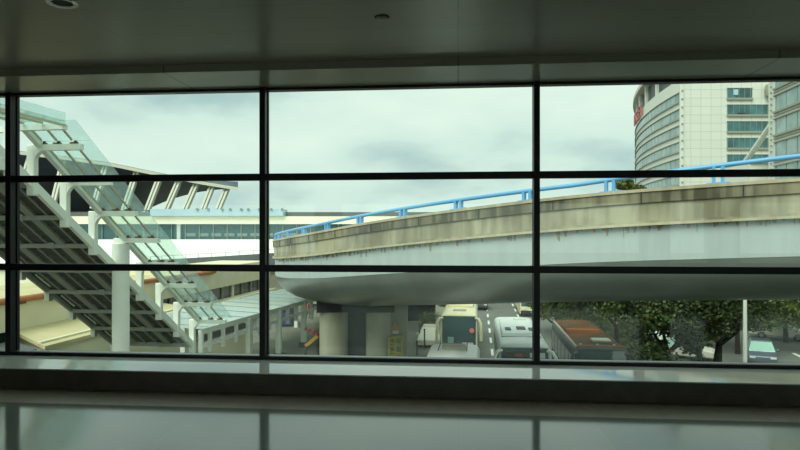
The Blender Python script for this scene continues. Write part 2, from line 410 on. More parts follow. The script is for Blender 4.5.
sweep('road_deck', [(-.5, -.95), (-W+.25, -.95), (-W+.25, -1.12), (-.5, -1.12)], 'asphalt', via)
def rh(a):
    s_ = (A0-a)*PI/180*VR
    return .34 + max(0., min(14., 6.5-s_))*.047
rail = build('handrail', MB().tube([VP(a, -.13, rh(a)) for a in [-76-.8*k for k in range(150)]], .075, 10), 'bluerail', via, smooth=True)
for k in range(-7, 15):
    a = -120.0 - (5.22 if k >= 0 else 5.8)*k
    mb = MB()
    for s in (-.22, .22):
        p = [VP(a+s, -.13, z) for z in (0.0, rh(a)-.03)]
        mb.bar(p[0], p[1], .10, .16, up=VP(a, 1, 0)-VP(a, 0, 0))
    p0 = VP(a, -.13, .0)
    mb.bar(VP(a-.6, -.13, .015), VP(a+.6, -.13, .015), .2, .03)
    build('rail_post', mb, 'bluerail', rail)
# joints in the edge beam
for k in range(-8, 14):
    a = -118.2 - 5.22*k
    build('joint', MB().bar(VP(a, .012, -.12), VP(a, .012, -.43), .03, .03, up=VP(a, 1, 0)-VP(a, 0, 0)), 'recess', via)
# piers
def cyl(c, r, z0, z1, n=28, flat=1.): return MB().lathe((c.x, c.y, 0), [(.01, z0), (r, z0), (r, z1), (.01, z1)], n)
p1, p2 = CW(-3.76, 36.3, 0), CW(-1.22, 36.3, 0)
PT = EYE - 3.6
for p, r in ((p1, .80), (p2, .72)):
    build('pier_column', cyl(p, r, GZ+.11, EYE-4.36), 'pier', via, smooth=True)
pc = (p1+p2)/2
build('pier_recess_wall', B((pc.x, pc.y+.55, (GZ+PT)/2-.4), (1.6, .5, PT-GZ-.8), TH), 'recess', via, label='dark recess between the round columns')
build('pier_cap_shade', B((pc.x, pc.y+.2, EYE-4.05), (4.3, 2.0, .62), TH), 'recess', via, label='bearing cap with shadow painted in dark')  # near-black colour stands in for the shadow at the column tops
p3 = CW(-.12, 37.6, 0)
build('pier_column', MB().box((p3.x, p3.y, (GZ+PT)/2+.1), (1.15, 1.5, PT-GZ+.2-.22), TH), 'pier', via, bevel=.08)

# ================================================================== COVERED STAIRWAY (left)
Z0 = 22.0
A_, B_, C_ = 7.16/F*Z0, .0756*Z0, -31.3/F*Z0
PX0, PV0 = -367.5/F*Z0, 86/F*Z0
U = Z0/F                                      # metres per pixel of the first frame
shd = math.atan2(A_, B_)
def SP(n, r, up):     # n-th frame, r metres to the right of the post line, up above the arm axis
    X, Zc = PX0+A_*n, Z0+B_*n
    return CW(X+r*math.cos(shd), Zc-r*math.sin(shd), PV0+C_*n+up)
WID, ARM = 131*U, 54*U
stair = thing('covered_stairway', 'covered stairway with stepped white frames and glass awning descending at left', 'stairway', tuple(SP(3, -2, 0).xy)+(GZ,))
NF = list(range(-1, 8))
DROP = -1.64           # foot of post
STR = -1.28            # axis of the stringer below the arm
def chord(n0, n1, r, up, w, h): return MB().bar(SP(n0, r, up), SP(n1, r, up), w, h)
for n in range(0, 8):
    p, q = SP(n, 0, .10), SP(n, 0, DROP if n < 7 else -2.4)
    build('post', MB().box(((p+q)/2), (.29, .24, p.z-q.z), TH-shd), 'white_steel', stair, bevel=.03)
    a, b = SP(n, .1, 0), SP(n, ARM, 0)
    arm = MB().bar(a, b, .22, .20)
    # curved haunch under the arm
    hn = [SP(n, .1, -.09)] + [SP(n, .13+.42*(1-math.cos(t)), -.50+.41*math.sin(t)) for t in [i*PI/12 for i in range(0, 7)]]
    off = (SP(n+.05, 0, 0)-SP(n-.05, 0, 0)); off.z = 0; off.normalize()
    arm.prism(hn, off*-.10, off*.10)
    ar = build('arm', arm, 'white_steel', stair)
    for r in (.42, .98, 1.55):
        r2 = r + random.uniform(-.06, .06)
        build('bracket', MB().bar(SP(n, r2-.13, .13), SP(n, r2+.13, .13), .12, .07).bar(SP(n, r2+.05, .10), SP(n, r2+.05, .22), .08, .08), 'rust', ar)
    build('left_post', MB().box(((SP(n, -WID, -.9)+SP(n, -WID, DROP-.02))/2), (.24, .24, .86), TH-shd), 'grey_steel', stair)
    build('cross_beam', MB().bar(SP(n, -WID, STR-.0), SP(n, -.14, STR-.0), .26, .17), 'grey_steel', stair)
    build('joint_plate', MB().bar(SP(n, -WID*.42, STR+.02), SP(n, -WID*.42+.28, STR+.02), .30, .24), 'grey_steel', stair)
for n in range(-1, 7):
    build('stringer', chord(n, n+1, 0, STR+.02, .16, .30), 'white_steel', stair)
    build('stringer', chord(n, n+1, -WID, STR+.02, .14, .24), 'grey_steel', stair)
    build('rafter', chord(n if n >= 0 else -.5, n+1, .33, .02, .20, .14), 'white_steel', stair)
    gp = MB(); n0 = n if n >= 0 else -.5
    b = [SP(n0, .0, .20), SP(n0, ARM+.36, .20), SP(n+1, ARM+.36, .20), SP(n+1, .0, .20)]
    up = Vector((0, 0, .03))
    gp.hexa(b, [p+up for p in b])
    pane = build('glass_panel', gp, 'cglass', stair)
    for r in (.42, .98, 1.55):
        build('glazing_bar', chord(n0+.08, n+.94, r, .165, .055, .06), 'bar', pane)
# sloping floor deck with ribs
ribs = MB(); b = [SP(-1, -WID, STR+.10), SP(-1, 0, STR+.10), SP(7, 0, STR+.10), SP(7, -WID, STR+.10)]
ribs.hexa(b, [p+V(0, 0, .06) for p in b])
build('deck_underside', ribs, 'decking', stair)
for k in range(1, 7):
    r = -WID + WID*k/7
    main = k in (2, 5)
    build('purlin', chord(-1, 7, r, STR+.06, .34 if main else .07, .16 if main else .10), 'grey_steel', stair)
for k in range(36):
    n = -1 + 8*(k+.5)/36
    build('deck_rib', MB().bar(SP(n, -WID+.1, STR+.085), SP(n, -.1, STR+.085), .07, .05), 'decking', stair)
for n in range(0, 7):      # light slots along the far stringer
    build('edge_strip', chord(n+.25, n+.80, -WID+.34, STR+.05, .05, .06), 'white_steel', stair)
# main column
pc = SP(3, .10, 0); pt = SP(3, .10, .1)
build('column', MB().lathe((pc.x+.03, pc.y, 0), [(.01, GZ), (.345, GZ), (.345, pt.z-.24), (.01, pt.z-.22)], 28), 'white_steel', stair, smooth=True)
# upper landing, coming towards the hall
def LP(m, r, up):      # metres back from the half step
    base = SP(-.5, r, up); d = (SP(-.4, 0, 0)-SP(-.5, 0, 0)); d.z = 0; d.normalize()
    return base - d*m
for m in (0., 3.2, 6.4):
    build('arm', MB().bar(LP(m, -.1, 0), LP(m, ARM, 0), .2, .17), 'white_steel', stair)
    build('post', MB().bar(LP(m+.2, 0, 0), LP(m+.2, 0, DROP-.2), .28, .24), 'white_steel', stair)
    build('arm', MB().bar(LP(m+.1, -WID, -.05), LP(m+.1, -.1, -.05), .2, .2), 'white_steel', stair)
gb = [LP(0, -.1, .18), LP(9, -.1, .18), LP(9, ARM-.02, .18), LP(0, ARM-.02, .18)]
lp = build('glass_panel', MB().hexa(gb, [p+V(0, 0, .03) for p in gb]), 'cglass', stair)
build('fascia', MB().bar(LP(0, ARM-.02, .26), LP(9, ARM-.02, .26), .03, .42), 'cglass', stair, label='upright edge glass of the landing roof')
for r in (.42, 1.1):
    build('glazing_bar', MB().bar(LP(.1, r, .14), LP(9, r, .14), .06, .07), 'bar', lp)
build('glazing_bar', MB().bar(LP(0, ARM-.02, .05), LP(9, ARM-.02, .05), .06, .07), 'bar', lp)
# dividing wall glazed behind the top landing
db = [LP(0, -WID, STR), LP(0, 0, STR), LP(9, 0, STR), LP(9, -WID, STR)]
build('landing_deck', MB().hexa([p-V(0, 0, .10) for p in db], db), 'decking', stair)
build('stringer', MB().bar(LP(0, 0, STR), LP(9, 0, STR), .16, .30), 'white_steel', stair)

# ================================================================== LOWER WALKWAY CANOPY
WH = math.radians(12.4)
def WD(d, t, h): return CW(-10.8 + d*math.cos(WH) + t*math.sin(WH), 33.7 - d*math.sin(WH) + t*math.cos(WH), h)
walk = thing('walkway_canopy', 'low covered walkway with milky glass roof and white posts beyond the stairs', 'walkway', tuple(WD(-2, 16, 0).xy)+(GZ,))
T0, T1, HR, WL = .5, 36., -5.12, -4.4
rb = [WD(WL, T0, HR+.22), WD(.25, T0, HR+.02), WD(.25, T1, HR+.02), WD(WL, T1, HR+.22)]
rp = build('roof_glass', MB().hexa(rb, [p+V(0, 0, .06) for p in rb]), 'wglass', walk)
for k in range(17):
    t = T0+.5+k*2.1
    build('glazing_bar', MB().bar(WD(WL, t, HR+.30), WD(.2, t, HR+.10), .04, .04), 'mullion', rp)
build('eaves_beam', MB().bar(WD(0, T0, HR-.14), WD(0, T1, HR-.14), .2, .24), 'white_steel', walk)
build('eaves_beam', MB().bar(WD(WL, T0, HR+.05), WD(WL, T1, HR+.05), .2, .26), 'white_steel', walk)
build('mid_beam', MB().bar(WD(0, T0, -6.02), WD(0, T1, -6.02), .14, .18), 'white_steel', walk)
build('side_panel', MB().bar(WD(-.06, T0, -6.85), WD(-.06, 6.1, -6.85), .06, 1.3), 'cream', walk, label='cream panel below the openings')
build('side_panel', MB().bar(WD(-.06, T0, -5.66), WD(-.06, 6.1, -5.66), .05, .32), 'recess', walk, label='dark slot window')
for t in (.6, 1.5, 3.0, 4.6, 7.8, 9.4, 12.6, 14.2, 17.4, 19.):
    build('short_post', MB().bar(WD(.02, t, HR-.1), WD(.02, t, -6.45), .2, .22, up=(1, 0, 0)), 'white_steel', walk)
for t in (6.2, 11.0, 15.8, 20.6, 25.4, 30.2):
    build('tall_post', MB().bar(WD(.02, t, HR-.1), WD(.02, t, GH+.12), .38, .38, up=(1, 0, 0)), 'white_steel', walk, bevel=.03)
    build('post_foot', MB().box(WD(.02, t, GH+.32), (.62, .62, .42), TH-WH), 'coach_dark', walk)
for t in (6.2, 15.8, 25.4):
    build('tall_post', MB().bar(WD(WL, t, HR), WD(WL, t, GH+.12), .3, .3, up=(1, 0, 0)), 'white_steel', walk)

# ================================================================== CREAM BUILDING ALONG THE STREET
cb = thing('cream_building', 'long low cream building with orange pipe along its eaves behind the stairs', 'building', tuple(RD(-27, 45, 0).xy)+(GZ,))
def rbox(d0, d1, t0, t1, h0, h1):
    b = [RD(d, t, 0) for d, t in ((d0, t0), (d1, t0), (d1, t1), (d0, t1))]
    return MB().hexa([V(p.x, p.y, EYE+h0) for p in b], [V(p.x, p.y, EYE+h1) for p in b])
build('upper_wall', rbox(-31, -24, 21, 72, -5.02, -3.5), 'cream', cb)
build('upper_wall', rbox(-30, -24.3, 50, 72, -3.5, -3.1), 'cream', cb)
build('roof', rbox(-31.2, -23.9, 20.8, 50, -3.5, -3.40), 'cream2', cb)
build('lower_wall', rbox(-31, -24.5, 29.6, 72, GH, -5.02), 'dark_glazing', cb, label='dark glazed lower storey')
for k in range(10):
    t = 46+k*2.6
    build('window_mullion', MB().bar(RD(-24.42, t, -5.02), RD(-24.42, t, -6.3), .16, .5 if k % 4 == 2 else .12, up=(0, 1, 0)), 'cream' if k % 4 == 2 else 'grey_steel', cb)
build('ledge', rbox(-24.5, -23.2, 45, 72, -6.55, -6.25), 'cream', cb)
q = [RD(-24, 30.6, -5.02), RD(-20.75, 28.6, -5.42), RD(-20.75, 45.0, -5.42), RD(-24, 45.0, -5.02)]
build('lean_to_roof', MB().hexa([p-V(0, 0, .18) for p in q], q), 'cream2', cb)
build('roof_ridge', MB().bar(RD(-21.3, 28.9, -5.32), RD(-21.3, 45, -5.32), .25, .10), 'cream', cb)
q = [RD(-24, 31, GH), RD(-20.9, 29, GH), RD(-20.9, 45, GH), RD(-24, 45, GH)]
build('lean_to_wall', MB().hexa(q, [V(a.x, a.y, b) for a, b in zip(q, (EYE-5.15, EYE-5.55, EYE-5.55, EYE-5.15))]), 'cream', cb)
build('eaves_pipe', MB().tube([RD(-23.85, 21, -3.42), RD(-23.85, 56, -3.42)], .17, 10), 'orange_pipe', cb, smooth=True)
for t in (30, 33.2, 41, 48):
    build('pipe_bracket', MB().bar(RD(-23.8, t, -3.6), RD(-23.8, t+1.2, -3.6), .2, .14), 'rust', cb)
dark = thing('low_shed', 'dark grey flat roofed shed at the near end of the cream building', 'shed', tuple(RD(-24, 25, 0).xy)+(GZ,))
q = [RD(-23.8, 20, 0), RD(-20.9, 20, 0), RD(-20.9, 28.2, 0), RD(-23.8, 30.3, 0)]
build('wall', MB().prism([V(p.x, p.y, 0) for p in q], (0, 0, GZ), (0, 0, EYE-5.6)), 'grey_steel', dark)
build('roof', MB().prism([V(p.x, p.y, 0) for p in q], (0, 0, EYE-5.6), (0, 0, EYE-5.48)), 'ramp_grey', dark)

# ================================================================== TERMINAL (far left)
ter = thing('terminal_building', 'long pale terminal with curved dark roof on slanted columns at far left', 'building', tuple(CW(-40, 95, 0).xy)+(GZ,))
def cbox(X0, X1, Z0_, Z1_, h0, h1):
    b = [CW(x, z, 0) for x, z in ((X0, Z0_), (X1, Z0_), (X1, Z1_), (X0, Z1_))]
    return MB().hexa([V(p.x, p.y, EYE+h0) for p in b], [V(p.x, p.y, EYE+h1) for p in b])
def pxX(px, Z): return (px-400)/F*Z
def pyh(py, Z): return (HOR-py)/F*Z
XL_, XR_ = -75, 4
build('cream_band', cbox(XL_, XR_, 88, 104, pyh(224, 88), pyh(216.3, 88)), 'term_cream', ter)
wb = build('window_band', cbox(XL_, XR_, 88.8, 103, pyh(240, 88), pyh(224, 88)), 'teal_glazing', ter)
build('band_mullion', MB().add(*(lambda m: (m.v, m.f))(cbox(pxX(176, 88), pxX(179.5, 88), 88.3, 88.8, pyh(240, 88), pyh(224, 88)))), 'wglass', wb)
for px in range(100, 380, 14):
    build('band_mullion', cbox(pxX(px, 88)-.06, pxX(px, 88)+.06, 88.6, 88.8, pyh(240, 88), pyh(224, 88)), 'mullion', wb)
for k, px in enumerate(range(184, 340, 13)):     # pale ceiling lamps and seats seen inside
    build('inner_panel', cbox(pxX(px, 88), pxX(px+10, 88), 88.70, 88.82, pyh(236.4, 88), pyh(233.2, 88)), 'mullion', wb)
ap = [CW(XL_, 88.2, pyh(239.4, 88)), CW(XR_, 88.2, pyh(239.4, 88)), CW(XR_, 80, -3.9), CW(XL_, 80, -3.9)]
build('sloping_apron', MB().hexa([p-V(0, 0, .5) for p in reversed(ap)], list(reversed(ap))), 'term_white', ter)
build('base_wall', cbox(XL_, XR_, 80.4, 104, GH, -3.95), 'term_cream', ter)
build('flat_roof', cbox(XL_, XR_+2, 89.5, 112, pyh(216.5, 88), pyh(212.2, 90)), 'ramp_grey', ter)
can = build('blue_canopy', cbox(pxX(150, 87.5), pxX(283, 87.5), 87.5, 91, pyh(216, 87.5), pyh(209.0, 87.5)), 'term_blue', ter, label='pale blue glazed canopy strip')
for k, px in enumerate((196, 207, 221, 229, 240, 247, 258, 270, 281)):
    build('canopy_fin', cbox(pxX(px, 87.4), pxX(px+2.2, 87.4), 87.35, 87.5, pyh(210.5, 87.5), pyh(208.2, 87.5)), 'mullion', can)
# curved hall roof: near edge, far edge
def lerp_tab(tab, x):
    for a, b in zip(tab, tab[1:]):
        if a[0] <= x <= b[0]:
            f = (x-a[0])/(b[0]-a[0]); return [a[i]+(b[i]-a[i])*f for i in range(1, len(a))]
    return list(tab[0][1:]) if x < tab[0][0] else list(tab[-1][1:])
near = [(-60, 143), (0, 149), (60, 156), (108, 162.5), (164, 174), (200, 181), (238, 187.2)]
far = [(-60, 222, 135), (120, 222, 135), (150, 208, 130), (170, 199.5, 125), (195, 192.6, 116), (215, 189.8, 105), (238, 188.4, 98)]
ZN = 95.
xs = [-60+298*k/40 for k in range(41)]
nE = [AT(x, lerp_tab(near, x)[0]+3.0, ZN) for x in xs]
fE = [AT(x, *lerp_tab(far, x)) for x in xs]
mid = [(a+b)/2 + V(0, 0, .25) for a, b in zip(nE, fE)]
rings = [[a, m_, b, b+V(0, 0, .35), m_+V(0, 0, .9), a+V(0, 0, .5)] for a, m_, b in zip(nE, mid, fE)]
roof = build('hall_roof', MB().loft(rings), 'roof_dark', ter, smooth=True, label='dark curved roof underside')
rings = [[AT(x, lerp_tab(near, x)[0]+3.2, ZN-.8), AT(x, lerp_tab(near, x)[0]+3.2, ZN+.2), AT(x, lerp_tab(near, x)[0], ZN+.2), AT(x, lerp_tab(near, x)[0], ZN-.8)] for x in xs]
build('roof_fascia', MB().loft(rings), 'fascia', ter)
build('hall_wall', cbox(-95, pxX(138, 126), 126, 128, 1, 9), 'dark_glazing', ter, label='dark glazed hall wall')
for (xt, yt, xb, yb) in ((64, 160, 52, 209), (106, 166, 93, 209), (137, 172, 124, 211), (160.5, 176, 147, 211), (179.5, 180, 166, 211), (196.5, 184, 185, 210), (212, 187, 203, 210), (227, 188.5, 218, 210), (30, 158, 16, 209)):
    mb = MB()
    for o in (-1.6, 1.6):
        mb.bar(AT(xt+o, yt, ZN+.3), AT(xb+o, yb, 92.), .32, .5)
    build('slanted_column', mb, 'strut', ter)

# elevated ramp in front of the terminal
rm = thing('elevated_ramp', 'grey elevated ramp with thin railing in front of the terminal apron', 'ramp', tuple(CW(-22, 62, 0).xy)+(GZ,))
def RP(px, py, Z): return AT(px, py, Z)
top = [(150, 260.2, 76.5), (185, 258.2, 76.5), (225, 256, 76.5), (268, 253.2, 76.5), (300, 251.5, 76.5), (350, 250, 76.5)]
rg = [[AT(x, y, z), AT(x, y, z)+V(.1, 2.2, -.1), AT(x, y, z)+V(.1, 2.2, -1.5), AT(x, y, z)+V(0, 0, -1.5)] for x, y, z in top]
build('ramp_deck', MB().loft(rg), 'ramp_grey', rm)
rl = build('railing', MB().tube([AT(x, y, z)+V(0, .1, .42) for x, y, z in top], .035, 6), 'grey_steel', rm)
for i in range(len(top)-1):
    for f in (0, .33, .66):
        a, b = top[i], top[i+1]; c = [a[j]+(b[j]-a[j])*f for j in range(3)]
        p = AT(*c)+V(0, .1, 0); build('railing_post', MB().bar(p, p+V(0, 0, .42), .05, .05), 'grey_steel', rl)
for x, y, z in (top[0], top[2], top[4]):
    p = AT(x, y, z)+V(.1, 1.1, -1.45); build('ramp_pier', MB().lathe((p.x, p.y, 0), [(.01, GZ-.2), (.5, GZ-.2), (.5, p.z), (.01, p.z)], 14), 'pier', rm, smooth=True)

# ================================================================== OFFICE BUILDING (right, far)
off = thing('office_building', 'tall cream office block with curved left facade and ribbon windows', 'building', tuple(CW(70, 150, 0).xy)+(GZ,))
FL = 3.62; TOPW = 31.9
PQ = []                               # curved facade: from the near corner away
hd = .02; x_, z_ = 61.5, 140.0
for k in range(27):
    PQ.append((x_, z_)); hd += .0168
    x_ += math.sin(hd)*3.0; z_ += math.cos(hd)*3.0
XE = 81.5
foot = list(PQ) + [(110, PQ[-1][1]), (110, 140.0)]
def fp(pts, h0, h1): return MB().prism([V(CW(x, z, 0).x, CW(x, z, 0).y, 0) for x, z in pts], (0, 0, EYE+h0), (0, 0, EYE+h1))
def offset(pts, d):                   # push the curved line out to the left
    out = []
    for i, (x, z) in enumerate(pts):
        a, b = pts[max(0, i-1)], pts[min(len(pts)-1, i+1)]
        tx, tz = b[0]-a[0], b[1]-a[1]; l = math.hypot(tx, tz)
        out.append((x - tz/l*d, z + tx/l*d))
    return out
o_ = build('main_block', fp(foot, GH, 34.0), 'office_plain', off)
# front slab with tile joints: its object coordinates are aligned with the facade
fr = MB(); w_ = 110-61.2
fr.box((w_/2, 0, (34+6.5-GH)/2), (w_, .5, 34+6.5-GH))
fo = build('front_facade', fr, 'office', off, local=True)
pf = ORI[off.name] @ CW(61.2, 139.75, GH); fo.location = pf; fo.rotation_euler = (0, 0, TH)
strip = offset(PQ, .06)
for k in range(10):
    t = 31.0 - FL*k
    band = [*strip[1:], *[p for p in reversed(PQ[1:])]]
    wbm = MB()
    out_, in_ = offset(PQ, .08), offset(PQ, -.3)
    wbm.loft([[CW(*out_[i], t-1.9), CW(*in_[i], t-1.9), CW(*in_[i], t), CW(*out_[i], t)] for i in range(0, len(PQ)-1)])
    wr = build('ribbon_window', wbm, 'office_glass3', off)
    o2 = offset(PQ, .30)
    build('sun_ledge', MB().loft([[CW(*o2[i], t-.02), CW(*in_[i], t-.02), CW(*in_[i], t+.16), CW(*o2[i], t+.16)] for i in range(0, len(PQ)-1)]), 'ledge', off)
    build('sun_ledge', MB().loft([[CW(*o2[i], t-2.25), CW(*in_[i], t-2.25), CW(*in_[i], t-2.12), CW(*o2[i], t-2.12)] for i in range(0, len(PQ)-1)]), 'ledge', off)
    mm = MB(); o3 = offset(PQ, .09)
    for i in range(1, len(PQ)-1):
        mm.bar(CW(*o3[i], t-1.9), CW(*o3[i], t), .08, .06, up=(1, 0, 0))
    build('mullions', mm, 'mullion', wr)
# corner pilaster with little ledges
pil = build('corner_pilaster', MB().bar(CW(61.3, 139.4, GH), CW(61.3, 139.4, 34), .5, .7, up=(1, 0, 0)), 'office_plain', off)
for k in range(22):
    h = 33-1.81*k
    build('pilaster_notch', MB().box(CW(61.35, 139.1, h), (.34, .3, .3), TH), 'ledge', pil)
# recessed crown storey and roof
cr = offset(PQ, -1.2)
build('crown_storey', fp(list(cr)+[(109, PQ[-1][1]), (109, 141.5)], 34, 39.2), 'office_dark', off)
build('roof_slab', fp(offset(PQ, .8)+[(110, PQ[-1][1]), (110, 139.6)], 39.2, 40.2), 'fascia', off)
for i in range(2, len(PQ)-2, 4):
    build('crown_column', MB().bar(CW(*offset(PQ, -.5)[i], 34), CW(*offset(PQ, -.5)[i], 39.2), .7, .7, up=(1, 0, 0)), 'office_plain', off)
# front windows
for k in range(8):
    t = pyh(88.4, 139.5) - FL*k
    x0, x1 = pxX(727, 139.5), pxX(752 if k == 0 else 772, 139.5)
    rw = build('front_window', cbox(x0, x1, 139.40, 139.75, t-2.1, t), 'office_glass', off)
    build('window_sill', cbox(x0-.1, x1+.1, 139.1, 139.6, t-2.55, t-2.1), 'ledge', off)
    build('window_head', cbox(x0-.1, x1+.1, 139.3, 139.6, t, t+.12), 'ledge', off)
    for x in [x0+.05+1.25*j for j in range(int((x1-x0)/1.25)+1)]:
        build('window_bar', cbox(x-.05, x+.05, 139.32, 139.42, t-2.1, t), 'mullion', rw)
    if k == 0: build('open_sash', cbox(x0+1.3, x0+2.3, 139.2, 139.38, t-1.5, t-.3), 'term_blue', rw, label='pale open sash')
    if k == 1: build('open_sash', cbox(x0+2.3, x0+3.9, 139.1, 139.36, t-1.9, t-1.75), 'office_dark', rw)
build('duct', MB().lathe((CW(80.2, 138.4, 0).x, CW(80.2, 138.4, 0).y, 0), [(.01, EYE+29.8), (1.0, EYE+29.8), (1.25, EYE+31), (1.0, EYE+32.3), (.01, EYE+32.3)], 18), 'ledge', off, smooth=True, label='rounded grey duct')
# sign on the crown: red strokes, unreadable at this distance
sg = thing('rooftop_sign', 'red lettered sign standing along the crown of the curved office facade', 'sign', tuple(CW(*offset(PQ, .5)[19], 34).xy)+(EYE+34.6,))
def fpos(s):
    i = min(int(s), len(PQ)-2); f = s-i; o = offset(PQ, .55); return (o[i][0]+(o[i+1][0]-o[i][0])*f, o[i][1]+(o[i+1][1]-o[i][1])*f)
for k in range(4):
    s0 = 10.6+1.5*k
    def ch(s, h): return CW(*fpos(s0+s*.72), 31.7+h*.78)
    mb = MB()
    for (sa, ha, sb, hb) in [((0, 0, 0, 3.8), (1.6, 0, 1.6, 3.8), (0, 3.6, 1.6, 3.6), (0, 2, 1.6, 2)), ((.8, 0, .8, 3.8), (0, 2.9, 1.6, 2.9), (0, 1.5, 1.6, 1.5), (0, .1, 1.6, .1)), ((0, 3.5, 1.6, 3.5), (.8, 3.5, .2, 0), (.9, 2, 1.6, 0)), ((.2, 0, .2, 3.8), (.2, 3.6, 1.6, 3.6), (1.6, 3.6, 1.6, 0), (.2, 1.9, 1.6, 1.9))][k]:
        mb.bar(ch(sa, ha), ch(sb, hb), .42, .36)
    build('letter', mb, 'red_sign', sg)
mb = MB()
for s in (11, 12.6, 14.2, 15.8):
    a = fpos(s); mb.bar(CW(*a, 31.9), CW(*a, 34.3), .2, .2, up=(1, 0, 0))
build('sign_frame', mb, 'ledge', sg)

# wing of the office on the right
wing = thing('office_wing', 'cream office wing with sloping rows of windows at the right edge', 'building', tuple(CW(64, 85, 0).xy)+(GZ,))
wa, wb_ = (57.0, 99.0), (52.6, 60.0)
def wl(t, o=0.):
    dx, dz = wb_[0]-wa[0], wb_[1]-wa[1]; l = math.hypot(dx, dz); dx /= l; dz /= l
    return (wa[0]+dx*t + dz*o, wa[1]+dz*t - dx*o)     # o > 0 is out towards the viewer's left
build('wall', fp([wa, wb_, (74, 58), (78, 97)], GH, 40), 'office_plain', wing)
for k in range(8):
    t = 24.35 - FL*.975*k
    m = MB().hexa([CW(*wl(2.6, .06), t-2.3), CW(*wl(38, .06), t-2.3), CW(*wl(38, -.2), t-2.3), CW(*wl(2.6, -.2), t-2.3)], [CW(*wl(2.6, .06), t), CW(*wl(38, .06), t), CW(*wl(38, -.2), t), CW(*wl(2.6, -.2), t)])
    rw = build('ribbon_window', m, 'office_glass3', wing)
    for (h0, h1, o) in ((-2.62, -2.32, .30), (-3.0, -2.85, .2), (0, .15, .25)):
        m = MB().hexa([CW(*wl(2.0, o), t+h0), CW(*wl(38.5, o), t+h0), CW(*wl(38.5, -.1), t+h0), CW(*wl(2.0, -.1), t+h0)], [CW(*wl(2.0, o), t+h1), CW(*wl(38.5, o), t+h1), CW(*wl(38.5, -.1), t+h1), CW(*wl(2.0, -.1), t+h1)])
        build('sun_ledge', m, 'ledge', wing)
    for j in range(12):
        s = 2.6+3.2*j
        build('window_bar', MB().bar(CW(*wl(s, .08), t-2.3), CW(*wl(s, .08), t), .09, .09, up=(1, 0, 0)), 'mullion', rw)
mm = MB()
for k in range(60): mm.box(CW(*wl(1.1, .1), 34-.9*k+.2), (.22, .3, .22), TH)
build('notch_strip', mm, 'ledge', wing)
build('diagonal_strut', MB().tube([CW(pxX(744, 118), 118, pyh(164, 118)), CW(pxX(774, 100), 100, pyh(121, 100))], .47, 14), 'white_steel', wing, smooth=True, label='slanting white tube strut')
pod = thing('office_podium', 'low beige podium in front of the office wing just above the blue rail', 'building', tuple(CW(62, 112, 0).xy)+(GZ,))
build('wall', cbox(pxX(752, 112), 56.8, 104, 112, GH, pyh(166, 108)), 'office_plain', pod)
build('roof_edge', cbox(pxX(752, 112)-.2, 56.9, 103.7, 112.2, pyh(166, 108), pyh(164.8, 108)), 'ledge', pod)

